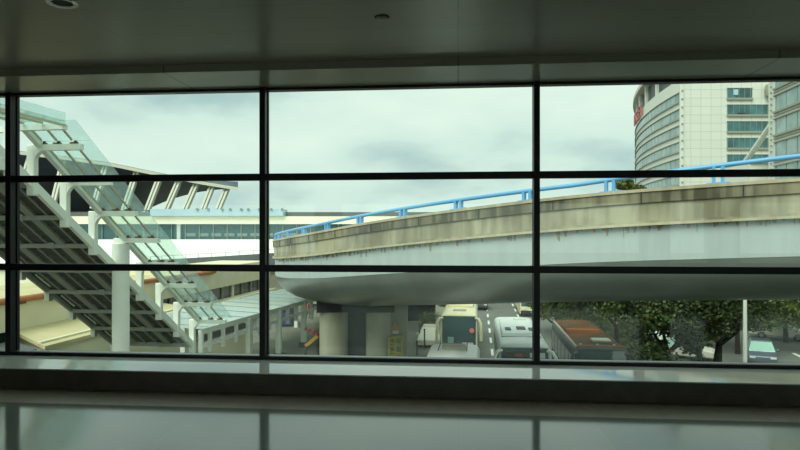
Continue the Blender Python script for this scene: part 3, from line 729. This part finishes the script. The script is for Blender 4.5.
# ================================================================== COACHES AND CARS
def wheels(o, W_, ys, r=.5, m='tyre'):
    for y in ys:
        for s in (-1, 1):
            mx_ = Matrix.Rotation(PI/2, 4, 'Y')
            w_ = build('wheel', MB().lathe((s*(W_/2-.16), y, r), [(.05, -.14), (r, -.14), (r, .14), (.05, .14)], 20, mx_), m, o, local=True, smooth=True)
            build('hub', MB().lathe((s*(W_/2-.02), y, r), [(.01, -.02), (r*.5, -.02), (r*.5, .02), (.01, .02)], 14, mx_), 'sillmetal', w_, local=True)
def coach(name, label, d, t, L, body, W_=2.5, H=3.3, rake=.38, roofm=None, side='sidewin', ac=None, mirrors='body', shoulder=.22, dyaw=0.):
    p = RD(d, t, 0)
    o = thing(name, label, 'coach', (p.x, p.y, GZ), ROADYAW+dyaw, 'coaches in the street')
    prof = [(0., .32), (0., 1.1), (.06, 1.35), (rake, H-.14), (rake+.14, H-.03), (rake+.5, H), (L-.35, H), (L-.06, H-.25), (L, H-.7), (L, .36), (L-.2, .30), (.15, .28)]
    hw = W_/2
    rings = []                              # rounded section across the coach
    def ring(x, ins): return [(x, y, z-(ins if z > H-.5 else 0)) for y, z in prof]
    secs = [(-hw, .30), (-hw+.03, .16), (-hw+.12, .05), (-hw+.30, 0), (0, -.03), (hw-.30, 0), (hw-.12, .05), (hw-.03, .16), (hw, .30)]
    build('body', MB().loft([ring(x, i) for x, i in secs]), body, o, local=True, smooth=True)
    if roofm:
        build('roof_skin', MB().loft([[(x, rake+.62, H-z+.005), (x, L-.4, H-z+.005), (x, L-.4, H-z+.025), (x, rake+.62, H-z+.025)] for x, z in ((-hw+.15, .06), (-hw+.32, .0), (0, -.03), (hw-.32, .0), (hw-.15, .06))]), roofm, o, local=True)
    # windscreen, raked, slightly bowed
    zs = [1.15, 1.35, 2.0, 2.6, H-.30, H-.17]
    def ysurf(z): return .0 if z <= 1.1 else (.06*(z-1.1)/.25 if z < 1.35 else .06+(rake-.06)*(z-1.35)/(H-.14-1.35))
    xsn = [-hw+.10, -hw+.35, -.5, 0, .5, hw-.35, hw-.10]
    ws = MB().loft([[(x, ysurf(z)-.03-(.05*(1-(x/hw)**2)), z) for z in zs] + [(x, ysurf(z)+.05, z) for z in reversed(zs)] for x in xsn])
    wsc = build('windscreen', ws, 'windscreen', o, local=True, smooth=True)
    for s in (-.55, .45):
        build('wiper', MB().bar((s, -.10, 1.2), (s+.45, -.02, 1.75), .03, .03), 'black', wsc, local=True)
    for s in (-1, 1):
        sw = build('side_window', MB().box((s*(hw+.005), (L+rake)/2+.1, 2.15), (.03, L-rake-1.1, 1.10)), side, o, local=True)
        for k in range(1, 6):
            build('window_bar', MB().box((s*(hw+.018), rake+.7+(L-rake-1.1)*k/6, 2.15), (.02, .08, 1.10)), 'black', sw, local=True)
        build('headlight', MB().box((s*(hw-.42), -.02, .85), (.5, .08, .22)), 'headlight', o, local=True, bevel=.03)
        mm = body if mirrors == 'body' else mirrors
        mr = build('mirror_arm', MB().tube([(s*(hw-.18), rake+.05, H-.30), (s*(hw+.10), rake-.30, H-.32), (s*(hw+.24), rake-.45, H-.60), (s*(hw+.26), rake-.46, H-1.15)], [.08, .09, .09, .08], 8), mm, o, local=True, smooth=True)
        build('mirror', MB().box((s*(hw+.26), rake-.42, H-1.45), (.20, .16, .75)), mm, mr, local=True, bevel=.05)
    build('bumper', MB().box((0, -.03, .5), (W_-.1, .14, .34)), 'black', o, local=True, bevel=.04)
    build('number_plate', MB().box((0, -.12, .55), (.46, .03, .16)), 'plate', o, local=True)
    wheels(o, W_, (1.9, L-3.0))
    if ac: ac(o, L, H)
    return o
def roofbox(o, name, x, y, z, sx, sy, sz, m, label=None):
    return build(name, MB().box((x, y, z+sz/2), (sx, sy, sz)), m, o, local=True, bevel=.05, label=label)
def acA(o, L, H):
    roofbox(o, 'roof_hatch', .0, L-1.5, H, 1.15, .85, .16, 'vent')
    roofbox(o, 'roof_seam', .62, L-1.2, H-.01, .04, 2.2, .05, 'black')
    roofbox(o, 'roof_seam', -.72, L-1.2, H-.01, .04, 2.2, .05, 'black')
    for s in (-1, 1):
        for k in range(4):
            build('corner_glass', MB().bar((s*1.24, L-.35-k*1.0, 2.55), (s*1.16, L-.35-k*1.0, 3.12), .05, .72, up=(0, 1, 0)), 'sidewin', o, local=True)
coach('white_coach', 'white coach with beige roof hatch, nearest the window and mostly below it', -1.15, 21.2, 11.2, 'coach_white', ac=acA, W_=2.45, H=3.3)
def acB(o, L, H):
    roofbox(o, 'roof_hatch', .0, 1.9, H, .95, .5, .14, 'vent')
    roofbox(o, 'air_conditioner', 0, 5.5, H, 1.9, 2.6, .2, 'coach_cream')
    build('windscreen_sticker', MB().lathe((.88, .06, 2.18), [(.01, -.02), (.17, -.02), (.17, .02), (.01, .02)], 20, Matrix.Rotation(PI/2-.17, 4, 'X')), 'pink', o, local=True, label='round pinkish red sticker')
    build('dashboard_card', MB().box((-.55, -.10, 1.55), (.42, .03, .42)), 'carglass', o, local=True)
    build('dashboard_sheet', MB().box((.60, -.07, 1.32), (.75, .03, .14)), 'headlight', o, local=True)
coach('cream_coach', 'cream coach with round red windscreen sticker facing the window, behind the white coach', -1.3, 44.0, 11.8, 'coach_cream', ac=acB, mirrors='coach_cream')
def acC(o, L, H):
    build('roof_fairing', MB().hexa([(-1.08, 2.7, H-.03), (1.08, 2.7, H-.03), (1.0, 9.6, H-.03), (-1.0, 9.6, H-.03)], [(-1.0, 3.05, H+.15), (1.0, 3.05, H+.15), (.92, 9.3, H+.05), (-.92, 9.3, H+.05)]), 'coach_grey', o, local=True, bevel=.05)
    build('fairing_lip', MB().box((0, 2.68, H+.01), (2.1, .10, .06)), 'vent', o, local=True)
    for x, y in ((-.62, 4.6), (.12, 5.0), (.78, 4.6)):
        build('roof_grille', MB().box((x, y, H+.13), (.32 if x < 0 else .5, 1.0, .10)), 'coach_dark', o, local=True, bevel=.03)
    roofbox(o, 'roof_seam', 0, 9.7, H-.02, .06, 1.1, .07, 'vent'); roofbox(o, 'roof_seam', .35, 9.2, H+.02, .7, .07, .06, 'vent')
    build('destination_display', MB().box((-.35, .27, 2.80), (1.1, .10, .26)), 'coach_dark', o, local=True)
    build('display_glyphs', MB().box((-.30, .20, 2.80), (.35, .03, .12)), 'red', o, local=True)
    build('sun_visor', MB().box((.62, .27, 2.78), (.75, .10, .26)), 'coach_grey', o, local=True)
coach('pale_coach', 'pale white coach with dark roof grilles in the middle lane beside the mullion', 2.3, 32.0, 11.2, 'coach_grey', ac=acC, mirrors='coach_white')
def acD(o, L, H):
    roofbox(o, 'roof_ridge', -.2, 4.6, H, 1.75, .35, .26, 'orange_bright', 'brighter orange roof ridge')
    roofbox(o, 'air_conditioner', -.2, 6.2, H, 1.7, 2.4, .16, 'coach_orange_shade')
    roofbox(o, 'roof_hatch', .28, 2.0, H, .9, .8, .14, 'lightvent')
    build('roof_lip', MB().box((0, .62, H-.02), (2.25, .18, .10)), 'orange_bright', o, local=True, bevel=.03)
    for x in (-.9, -.1, .7): roofbox(o, 'marker_light', x, .85, H, .12, .12, .08, 'headlight')
    build('gutter', MB().bar((-1.14, .6, H-.06), (-1.14, L-.5, H-.06), .10, .08), 'vent', o, local=True)
coach('orange_roofed_coach', 'dark coach with orange roof coloured dark with leaf shade parked in front of the trees', 5.95, 31.7, 10.4, 'coach_dark', ac=acD, roofm='coach_orange_shade', mirrors='coach_dark')
coach('far_coach', 'distant cream coach in the right lane, half hidden behind the mullion and viaduct', 5.7, 69, 11., 'coach_cream', mirrors='black')

def car(name, label, pos, rz, body, glass, cat='car'):
    o = thing(name, label, cat, (pos.x, pos.y, GZ+.02), rz)
    low = [(0, .30), (.05, .75), (1.1, .92), (3.6, .95), (4.35, .88), (4.4, .35)]
    cab = [(1.0, .90), (1.75, 1.42), (2.2, 1.47), (3.3, 1.42), (4.05, .92)]
    def lo(prof, xs): return MB().loft([[(x*f, y, z) for y, z in prof] for x, f in xs])
    build('body', lo(low, [(-.86, 1), (-.4, 1), (.4, 1), (.86, 1)]), body, o, local=True, bevel=.08)
    cb_ = MB().loft([[(-.80, y, z) if z < 1 else (-.62, y, z) for y, z in cab], [(.80, y, z) if z < 1 else (.62, y, z) for y, z in cab]])
    build('cabin_glass', cb_, glass, o, local=True, bevel=.04)
    build('roof_panel', MB().box((0, 2.6, 1.47), (1.20, 1.35, .05)), body, o, local=True, bevel=.02)
    for s in (-1, 1):
        build('headlight', MB().box((s*.6, .0, .66), (.35, .08, .14)), 'headlight', o, local=True)
        build('door_mirror', MB().box((s*.95, 1.45, .98), (.18, .12, .13)), body, o, local=True, bevel=.03)
    wheels(o, 1.76, (.85, 3.45), .31)
    return o
pp = G(763, 368); car('blue_grey_car', 'dark blue grey car with pale green windscreen beside the white lamp post', pp, ROADYAW-.34, 'cargrey', 'carglass')
pp = RD(-3.75, 48.5, 0); car('white_car', 'pale rounded car on the pavement left of the cream coach', pp, ROADYAW, 'carwhite', 'carwhite')
pp = RD(.25, 74, 0); car('black_car', 'small black car at the end of the left lane beyond the cream coach', pp, ROADYAW, 'coach_dark', 'dark_glazing')
for d, t, yw, c, lab in ((17.2, 52, 1.3, 'carwhite', 'white car parked behind the spreading tree left of the lamp post'), (13.2+3, 46.5, 1.2, 'carwhite', 'white car glimpsed between trunks behind the dense dark tree'), (27, 56, 1.1, 'carwhite', 'white car parked under the leaves at the right edge')):
    car('parked_car', lab, RD(d, t, 0), ROADYAW+yw, c, 'carglass')

# ================================================================== STREET FURNITURE
p = AT(745, 300, 33.0)
lp_ = thing('lamp_post', 'white lamp post standing among the trees right of the middle', 'lamp post', (p.x, p.y, GZ))
build('base', MB().lathe((p.x, p.y, 0), [(.01, GZ-.1), (.22, GZ-.1), (.2, GZ+.4), (.12, GZ+.5), (.01, GZ+.5)], 16), 'white_steel', lp_, smooth=True)
build('pole', MB().tube([(p.x, p.y, GZ), (p.x, p.y, GZ+7.6)], [.115, .085], 14), 'white_steel', lp_, smooth=True)
build('lamp_head', MB().box((p.x, p.y+.4, GZ+7.6), (.24, 1.0, .12)), 'white_steel', lp_, bevel=.04)

p = AT(395, 330, 36.4)
ws_ = thing('warning_sign', 'orange triangle over a white plate fixed to the viaduct pier', 'sign', (p.x, p.y, p.z))
tri = [AT(391.6, 329.5, 36.4), AT(398.2, 329.5, 36.4), AT(395, 322.5, 36.4)]
build('triangle_plate', MB().prism(tri, (0, 0, 0), (0, .05, 0)), 'orange', ws_)
build('white_plate', MB().box(AT(395.6, 332.2, 36.4), (.36, .05, .17), TH), 'carwhite', ws_)
p = AT(395.5, 350, 35.6)
yb = thing('yellow_barrier', 'yellow lattice barrier at the foot of the pier with the triangle sign', 'barrier', (p.x, p.y, GZ+.12))
for dx in (-.36, 0, .36):
    q = p + V(dx*ct, dx*st, 0); build('upright', MB().bar((q.x, q.y, GZ+.12), (q.x, q.y, GZ+3.1), .09, .09, up=(0, 1, 0)), 'yellow', yb)
mb = MB()
for k in range(12): 
    z = GZ+.35+k*.24; mb.bar((p.x-.40*ct, p.y-.40*st, z), (p.x+.40*ct, p.y+.40*st, z+(.12 if k % 2 else -.12)), .05, .10)
build('lattice', mb, 'yellow', yb)

def boom(name, label, pa, pb, hp, m, cat):
    o = thing(name, label, cat, (pa.x, pa.y, GZ+.12))
    build('stand', MB().bar((pa.x, pa.y, GZ+.12), (pa.x, pa.y, pa.z), .16, .16, up=(0, 1, 0)), 'coach_dark', o)
    bm_ = build('boom_arm', MB().bar(pa, pb, .10, .22), m, o)
    d = pb-pa
    for k in (1, 3, 5): build('stripe', MB().bar(pa+d*(k/7), pa+d*((k+1)/7), .11, .23), 'yellow' if m == 'orange' else 'red', bm_)
    return o
boom('barrier_boom', 'orange and yellow barrier boom slanting up left of the viaduct pier', AT(305.5, 346, 43), AT(317.5, 336, 43), 0, 'orange', 'barrier')
boom('barrier_boom', 'dark red barrier boom above the orange and yellow one', AT(319, 335.5, 43.5), AT(305, 328, 43.5), 0, 'coach_dark', 'barrier')

def shop(name, label, px0, px1, y0, y1, Z, m, sign):
    a, b = AT(px0, y0, Z), AT(px1, y0, Z)
    o = thing(name, label, 'kiosk', tuple(((a+b)/2).xy)+(GZ+.1,))
    X0, X1 = pxX(px0, Z), pxX(px1, Z)
    build('wall', cbox(X0, X1, Z, Z+3, GH+.1, pyh(y0, Z)), m, o)
    build('sign_board', cbox(X0+.1, X1-.1, Z-.15, Z, pyh(y1, Z), pyh(y0, Z)-.1), sign, o)
    for k in range(3):
        x = X0+(X1-X0)*(k+.5)/3; build('opening', cbox(x-.4, x+.4, Z-.05, Z+.02, GH+.15, GH+2.2), 'recess', o)
    return o
shop('street_kiosk', 'dark kiosk with deep blue sign board under the viaduct beside the pier', 405.5, 418, 302, 308.5, 64, 'coach_dark', 'blue')
shop('street_kiosk', 'grey kiosk with dark front at the end of the pavement left of the cream coach', 420, 434, 302, 306.5, 66, 'ramp_grey', 'recess')
shop('street_kiosk', 'dark navy kiosk between the white walkway posts', 281, 293, 311, 325, 60, 'coach_dark', 'blue')

def tiny_person(label, pos, h, top, legs, yaw=0., stride=.12):
    o = thing('person', label, 'person', (pos.x, pos.y, GZ+.12), yaw)
    import bmesh
    k = h/1.75
    vs = [(0, 0, .95), (0, 0, 1.2), (0, 0, 1.42), (0, 0, 1.53), (0, -.01, 1.64), (0, 0, 1.74),
          (-.10, 0, .90), (-.11, -stride, .50), (-.11, -stride*.6, .07), (-.11, -stride*.6-.14, .04),
          (.10, 0, .90), (.11, stride*.3, .50), (.11, stride*1.3, .09), (.11, stride*1.3-.12, .04),
          (-.19, 0, 1.40), (-.24, .03, 1.13), (-.25, -.07, .88), (.19, 0, 1.40), (.24, .02, 1.13), (.25, -.09, .88)]
    es = [(0, 1), (1, 2), (2, 3), (3, 4), (4, 5), (0, 6), (6, 7), (7, 8), (8, 9), (0, 10), (10, 11), (11, 12), (12, 13), (2, 14), (14, 15), (15, 16), (2, 17), (17, 18), (18, 19)]
    rad = [.15, .14, .16, .06, .10, .08, .10, .065, .05, .045, .10, .065, .05, .045, .06, .048, .04, .06, .048, .04]
    me = bpy.data.meshes.new('body'); me.from_pydata([tuple(c*k for c in v) for v in vs], es, []); me.update()
    b = bpy.data.objects.new('body', me); C.objects.link(b); b.parent = o
    me.materials.append(M[legs])
    b.modifiers.new('skin', 'SKIN')
    for i, r in enumerate(rad):
        s = me.skin_vertices[0].data[i]; s.radius = (r*k, r*k*.8 if i < 3 else r*k); s.use_root = (i == 0)
    b.modifiers.new('sub', 'SUBSURF').levels = 1
    build('jacket', MB().lathe((0, 0, 0), [(.17*k, .86*k), (.19*k, 1.1*k), (.20*k, 1.35*k), (.13*k, 1.47*k), (.07*k, 1.49*k)], 14, Matrix.Scale(.8, 4, (0, 1, 0))), top, o, local=True, smooth=True)
    build('hair', MB().lathe((0, .02*k, 0), [(.105*k, 1.62*k), (.115*k, 1.68*k), (.09*k, 1.76*k), (.02*k, 1.79*k)], 12), 'black', o, local=True, smooth=True)
    return o
def Gp(px, py): return G(px, py, GH+.12)
tiny_person('person in red standing beyond the boom barriers under the viaduct', Gp(308, 318.5), 1.75, 'red', 'coach_dark', 2.)
tiny_person('person in dark navy clothes beside the person in red', Gp(312, 319.5), 1.72, 'blue', 'coach_dark', .4)
for k, (px, py, lab) in enumerate(((417, 355, 'thin dark bollard post nearest the window left of the white coach'), (424.5, 350, 'taller thin dark post on the pavement left of the pale rounded car'), (419.5, 339, 'thin dark post next to the pale rounded car'))):
    q = Gp(px, py); hh = (.95, 1.5, 1.1)[k]
    o = thing('bollard', lab, 'post', (q.x, q.y, GZ+.12), 0, 'posts on the pavement')
    build('shaft', MB().tube([(q.x, q.y, GZ+.12), (q.x, q.y, GZ+.12+hh)], .06, 10), 'coach_dark', o, smooth=True)
    build('cap', MB().lathe((q.x, q.y, GZ+.12+hh), [(.08, 0), (.08, .06), (.02, .1)], 10), 'black', o, smooth=True)

# ================================================================== TREES
def leaves(mb, c, r, n, size):
    for _ in range(n):
        u = random.uniform(-1, 1); a = random.uniform(0, 2*PI); rr = r*(random.random()**.45)
        s = math.sqrt(1-u*u); p = c + V(s*math.cos(a)*rr, s*math.sin(a)*rr, u*rr*.72)
        d = V(random.gauss(0, 1), random.gauss(0, 1), random.gauss(0, .6)).normalized()
        e_ = d.cross(V(random.gauss(0, 1), random.gauss(0, 1), random.gauss(0, 1))).normalized()
        l = size*random.uniform(.7, 1.4); w_ = l*.34
        mb.add([p-d*l*.5, p+e_*w_, p+d*l*.5, p-e_*w_], [(0, 1, 2, 3)])
def tree(label, px, Z, h, rad, m, nl=15000, size=.20, seed=0, ntr=1, lean=0., py=None, base=.30, ncl=34, low=-.75):
    random.seed(100+seed)
    p = CW(pxX(px, Z), Z, 0); z0 = GZ
    o = thing('tree', label, 'tree', (p.x, p.y, z0), 0, 'trees beside the street')
    root = V(p.x, p.y, z0)
    tips = []; tr = MB(); hb = h*base
    for k in range(ntr):
        a = 2*PI*k/max(1, ntr)+seed; f = root + V(math.cos(a), math.sin(a), 0)*(.25 if ntr > 1 else 0)
        t = f + V(math.cos(a)*.5*(ntr > 1), math.sin(a)*.3*(ntr > 1), hb)
        tr.tube([f-V(0, 0, .2), (f+t)/2+V(random.uniform(-.1, .1), 0, 0), t], [.22, .17, .14], 8)
        for j in range(5):
            b = 2*PI*(j+random.random()*.6)/5
            e_ = t + V(math.cos(b)*rad*.55, math.sin(b)*rad*.55, h*random.uniform(.16, .36))
            mdd = (t+e_)/2 + V(0, 0, -.15)
            tr.tube([t, mdd, e_], [.11, .08, .05], 6)
            for q in range(2):
                g = e_ + V(random.uniform(-1, 1)*rad*.4, random.uniform(-1, 1)*rad*.4, random.uniform(.1, .25)*h)
                tr.tube([e_, (e_+g)/2+V(random.uniform(-.1, .1), 0, .1), g], [.05, .035, .02], 5); tips.append(g)
            tips.append(e_)
    build('trunk', tr, 'bark', o, smooth=True)
    lf = MB(); cc = root+V(0, 0, h*.58)
    cl = list(tips)
    while len(cl) < ncl:
        a = random.uniform(0, 2*PI); u = random.uniform(low, 1); s = math.sqrt(max(0, 1-u*u)); rr = rad*random.uniform(.6, .95)
        cl.append(cc + V(s*math.cos(a)*rr, s*math.sin(a)*rr, u*h*.40))
    for c in cl: leaves(lf, c, rad*random.uniform(.26, .42), nl//len(cl), size)
    build('foliage', lf, m, o, fix=False)
    return o
tree('dark leafy tree directly behind the roof of the orange coach', 585, 50, 7.6, 3.0, 'leaf', seed=1)
tree('pale green leafy tree just right of the dark mullion behind the coaches', 558, 56, 5.4, 2.5, 'leaf2', seed=2, base=.14)
tree('tree overhanging the rear right of the orange coach roof', 616, 40, 7.3, 2.9, 'leaf', seed=3, base=.42, low=-.05)
tree('lighter green tree behind the gap right of the orange coach', 660, 52, 7.8, 3.2, 'leaf2', seed=4)
tree('spreading tree with several dark trunks left of the lamp post', 712, 36, 6.6, 2.9, 'leaf', seed=5, ntr=3, base=.40, nl=14000, low=-.25)
tree('dense dark tree between the orange coach and the spreading tree', 668, 37, 6.5, 2.5, 'leaf', seed=6)
tree('tree whose crown hangs just right of the lamp post', 786, 52, 7.6, 3.3, 'leaf2', seed=7, base=.36)
tree('yellow green tree cut by the right edge of the picture', 812, 48, 8.0, 3.3, 'leaf2', seed=8, base=.36)
tree('dark tree behind the lamp post', 738, 47, 7.6, 3.2, 'leaf', seed=9)
tree('tall tree whose top shows above the parapet below the curved office', 634, 72, 13.6, 2.3, 'leaf2', seed=10, base=.55, ncl=70, nl=24000, size=.26)
tree('small roadside tree with pale leaves beside the cream coach', 433, 62, 5.4, 1.5, 'leaf2', seed=11, nl=2200, ncl=20)
tree('distant dark tree right of the far coach', 545, 90, 8.5, 4.2, 'leaf', seed=12)
tree('far dark tree at the back of the car park', 700, 66, 8.5, 4.6, 'leaf', seed=13)
tree('far dark tree at the back of the car park near the right edge', 772, 64, 8.5, 4.6, 'leaf2', seed=14)
random.seed(11)
for (px, Z, r, lab) in ((427, 54, .75, 'low green shrub on the pavement just behind the pale rounded car'), (431, 58, .9, 'pale green shrub beside the mirror of the cream coach'), (424, 60, .6, 'small dark shrub in front of the kiosks at the end of the pavement')):
    q = CW(pxX(px, Z), Z, 0); o = thing('shrub', lab, 'shrub', (q.x, q.y, GZ+.12), 0, 'shrubs on the pavement')
    pb_ = build('planter', MB().lathe((q.x, q.y, GZ+.12), [(.01, 0), (.35, 0), (.42, .4), (.36, .4), (.34, .34), (.01, .34)], 16), 'kerb', o, smooth=True)
    lf = MB()
    for c in range(7): leaves(lf, V(q.x+random.uniform(-.4, .4)*r, q.y+random.uniform(-.4, .4)*r, GZ+.75+random.random()*r), r*.55, 90, .16)
    build('foliage', lf, 'hedge' if r < .8 else 'leaf2', o, fix=False)
random.seed(3)
hd_ = thing('clipped_hedge', 'low rough hedge along the planted strip under the trees', 'hedge', tuple(RD(9.6, 45, 0).xy)+(GZ+.12,))
hm = MB()
for k in range(90): leaves(hm, RD(8.7+random.random()*4.5, 33.5+k*.42, GH+.75), .75, 70, .2)
build('hedge_leaves', hm, 'hedge', hd_, fix=False)

# ================================================================== LIGHT, SKY, CAMERA
wd = bpy.data.worlds.new('overcast_sky'); sc.world = wd; wd.use_nodes = True
nt = wd.node_tree; bg = nt.nodes['Background']
tc = nt.nodes.new('ShaderNodeTexCoord'); mp = nt.nodes.new('ShaderNodeMapping')
mp.inputs['Scale'].default_value = (1, 1, 2.4); mp.inputs['Location'].default_value = (3.1, 1.7, .4)
nt.links.new(tc.outputs['Generated'], mp.inputs[0])
n1 = nt.nodes.new('ShaderNodeTexNoise'); n1.inputs['Scale'].default_value = 3.2; n1.inputs['Detail'].default_value = 6; n1.inputs['Roughness'].default_value = .5
nt.links.new(mp.outputs[0], n1.inputs['Vector'])
rp_ = nt.nodes.new('ShaderNodeValToRGB'); e = rp_.color_ramp.elements
e[0].position = .32; e[0].color = (.46, .60, .63, 1); e[1].position = .62; e[1].color = (.86, .95, .89, 1)
k = e.new(.46); k.color = (.74, .86, .82, 1)
nt.links.new(n1.outputs['Fac'], rp_.inputs[0])
nt.links.new(rp_.outputs[0], bg.inputs[0]); bg.inputs[1].default_value = 1.08

sun = bpy.data.lights.new('sun', 'SUN'); sun.energy = 3.3; sun.angle = math.radians(40); sun.color = (1, .97, .86)
so = bpy.data.objects.new('sun', sun); C.objects.link(so); so.rotation_euler = Euler((math.radians(42), 0, math.radians(-28)), 'XYZ')

cam = bpy.data.cameras.new('camera'); co = bpy.data.objects.new('camera', cam); C.objects.link(co)
co.location = (0, 0, EYE); co.rotation_euler = (PI/2, 0, TH)
cam.sensor_fit = 'HORIZONTAL'; cam.sensor_width = 36; cam.lens = 36*F/800; cam.shift_y = (HOR-225)/800
cam.clip_start = .05; cam.clip_end = 2000
sc.camera = co
sc.view_settings.view_transform = 'Standard'; sc.view_settings.look = 'None'
sc.view_settings.gamma = 1; sc.view_settings.exposure = 0; sc.view_settings.use_curve_mapping = False
sc.cycles.transparent_max_bounces = 40
sc.cycles.max_bounces = 10
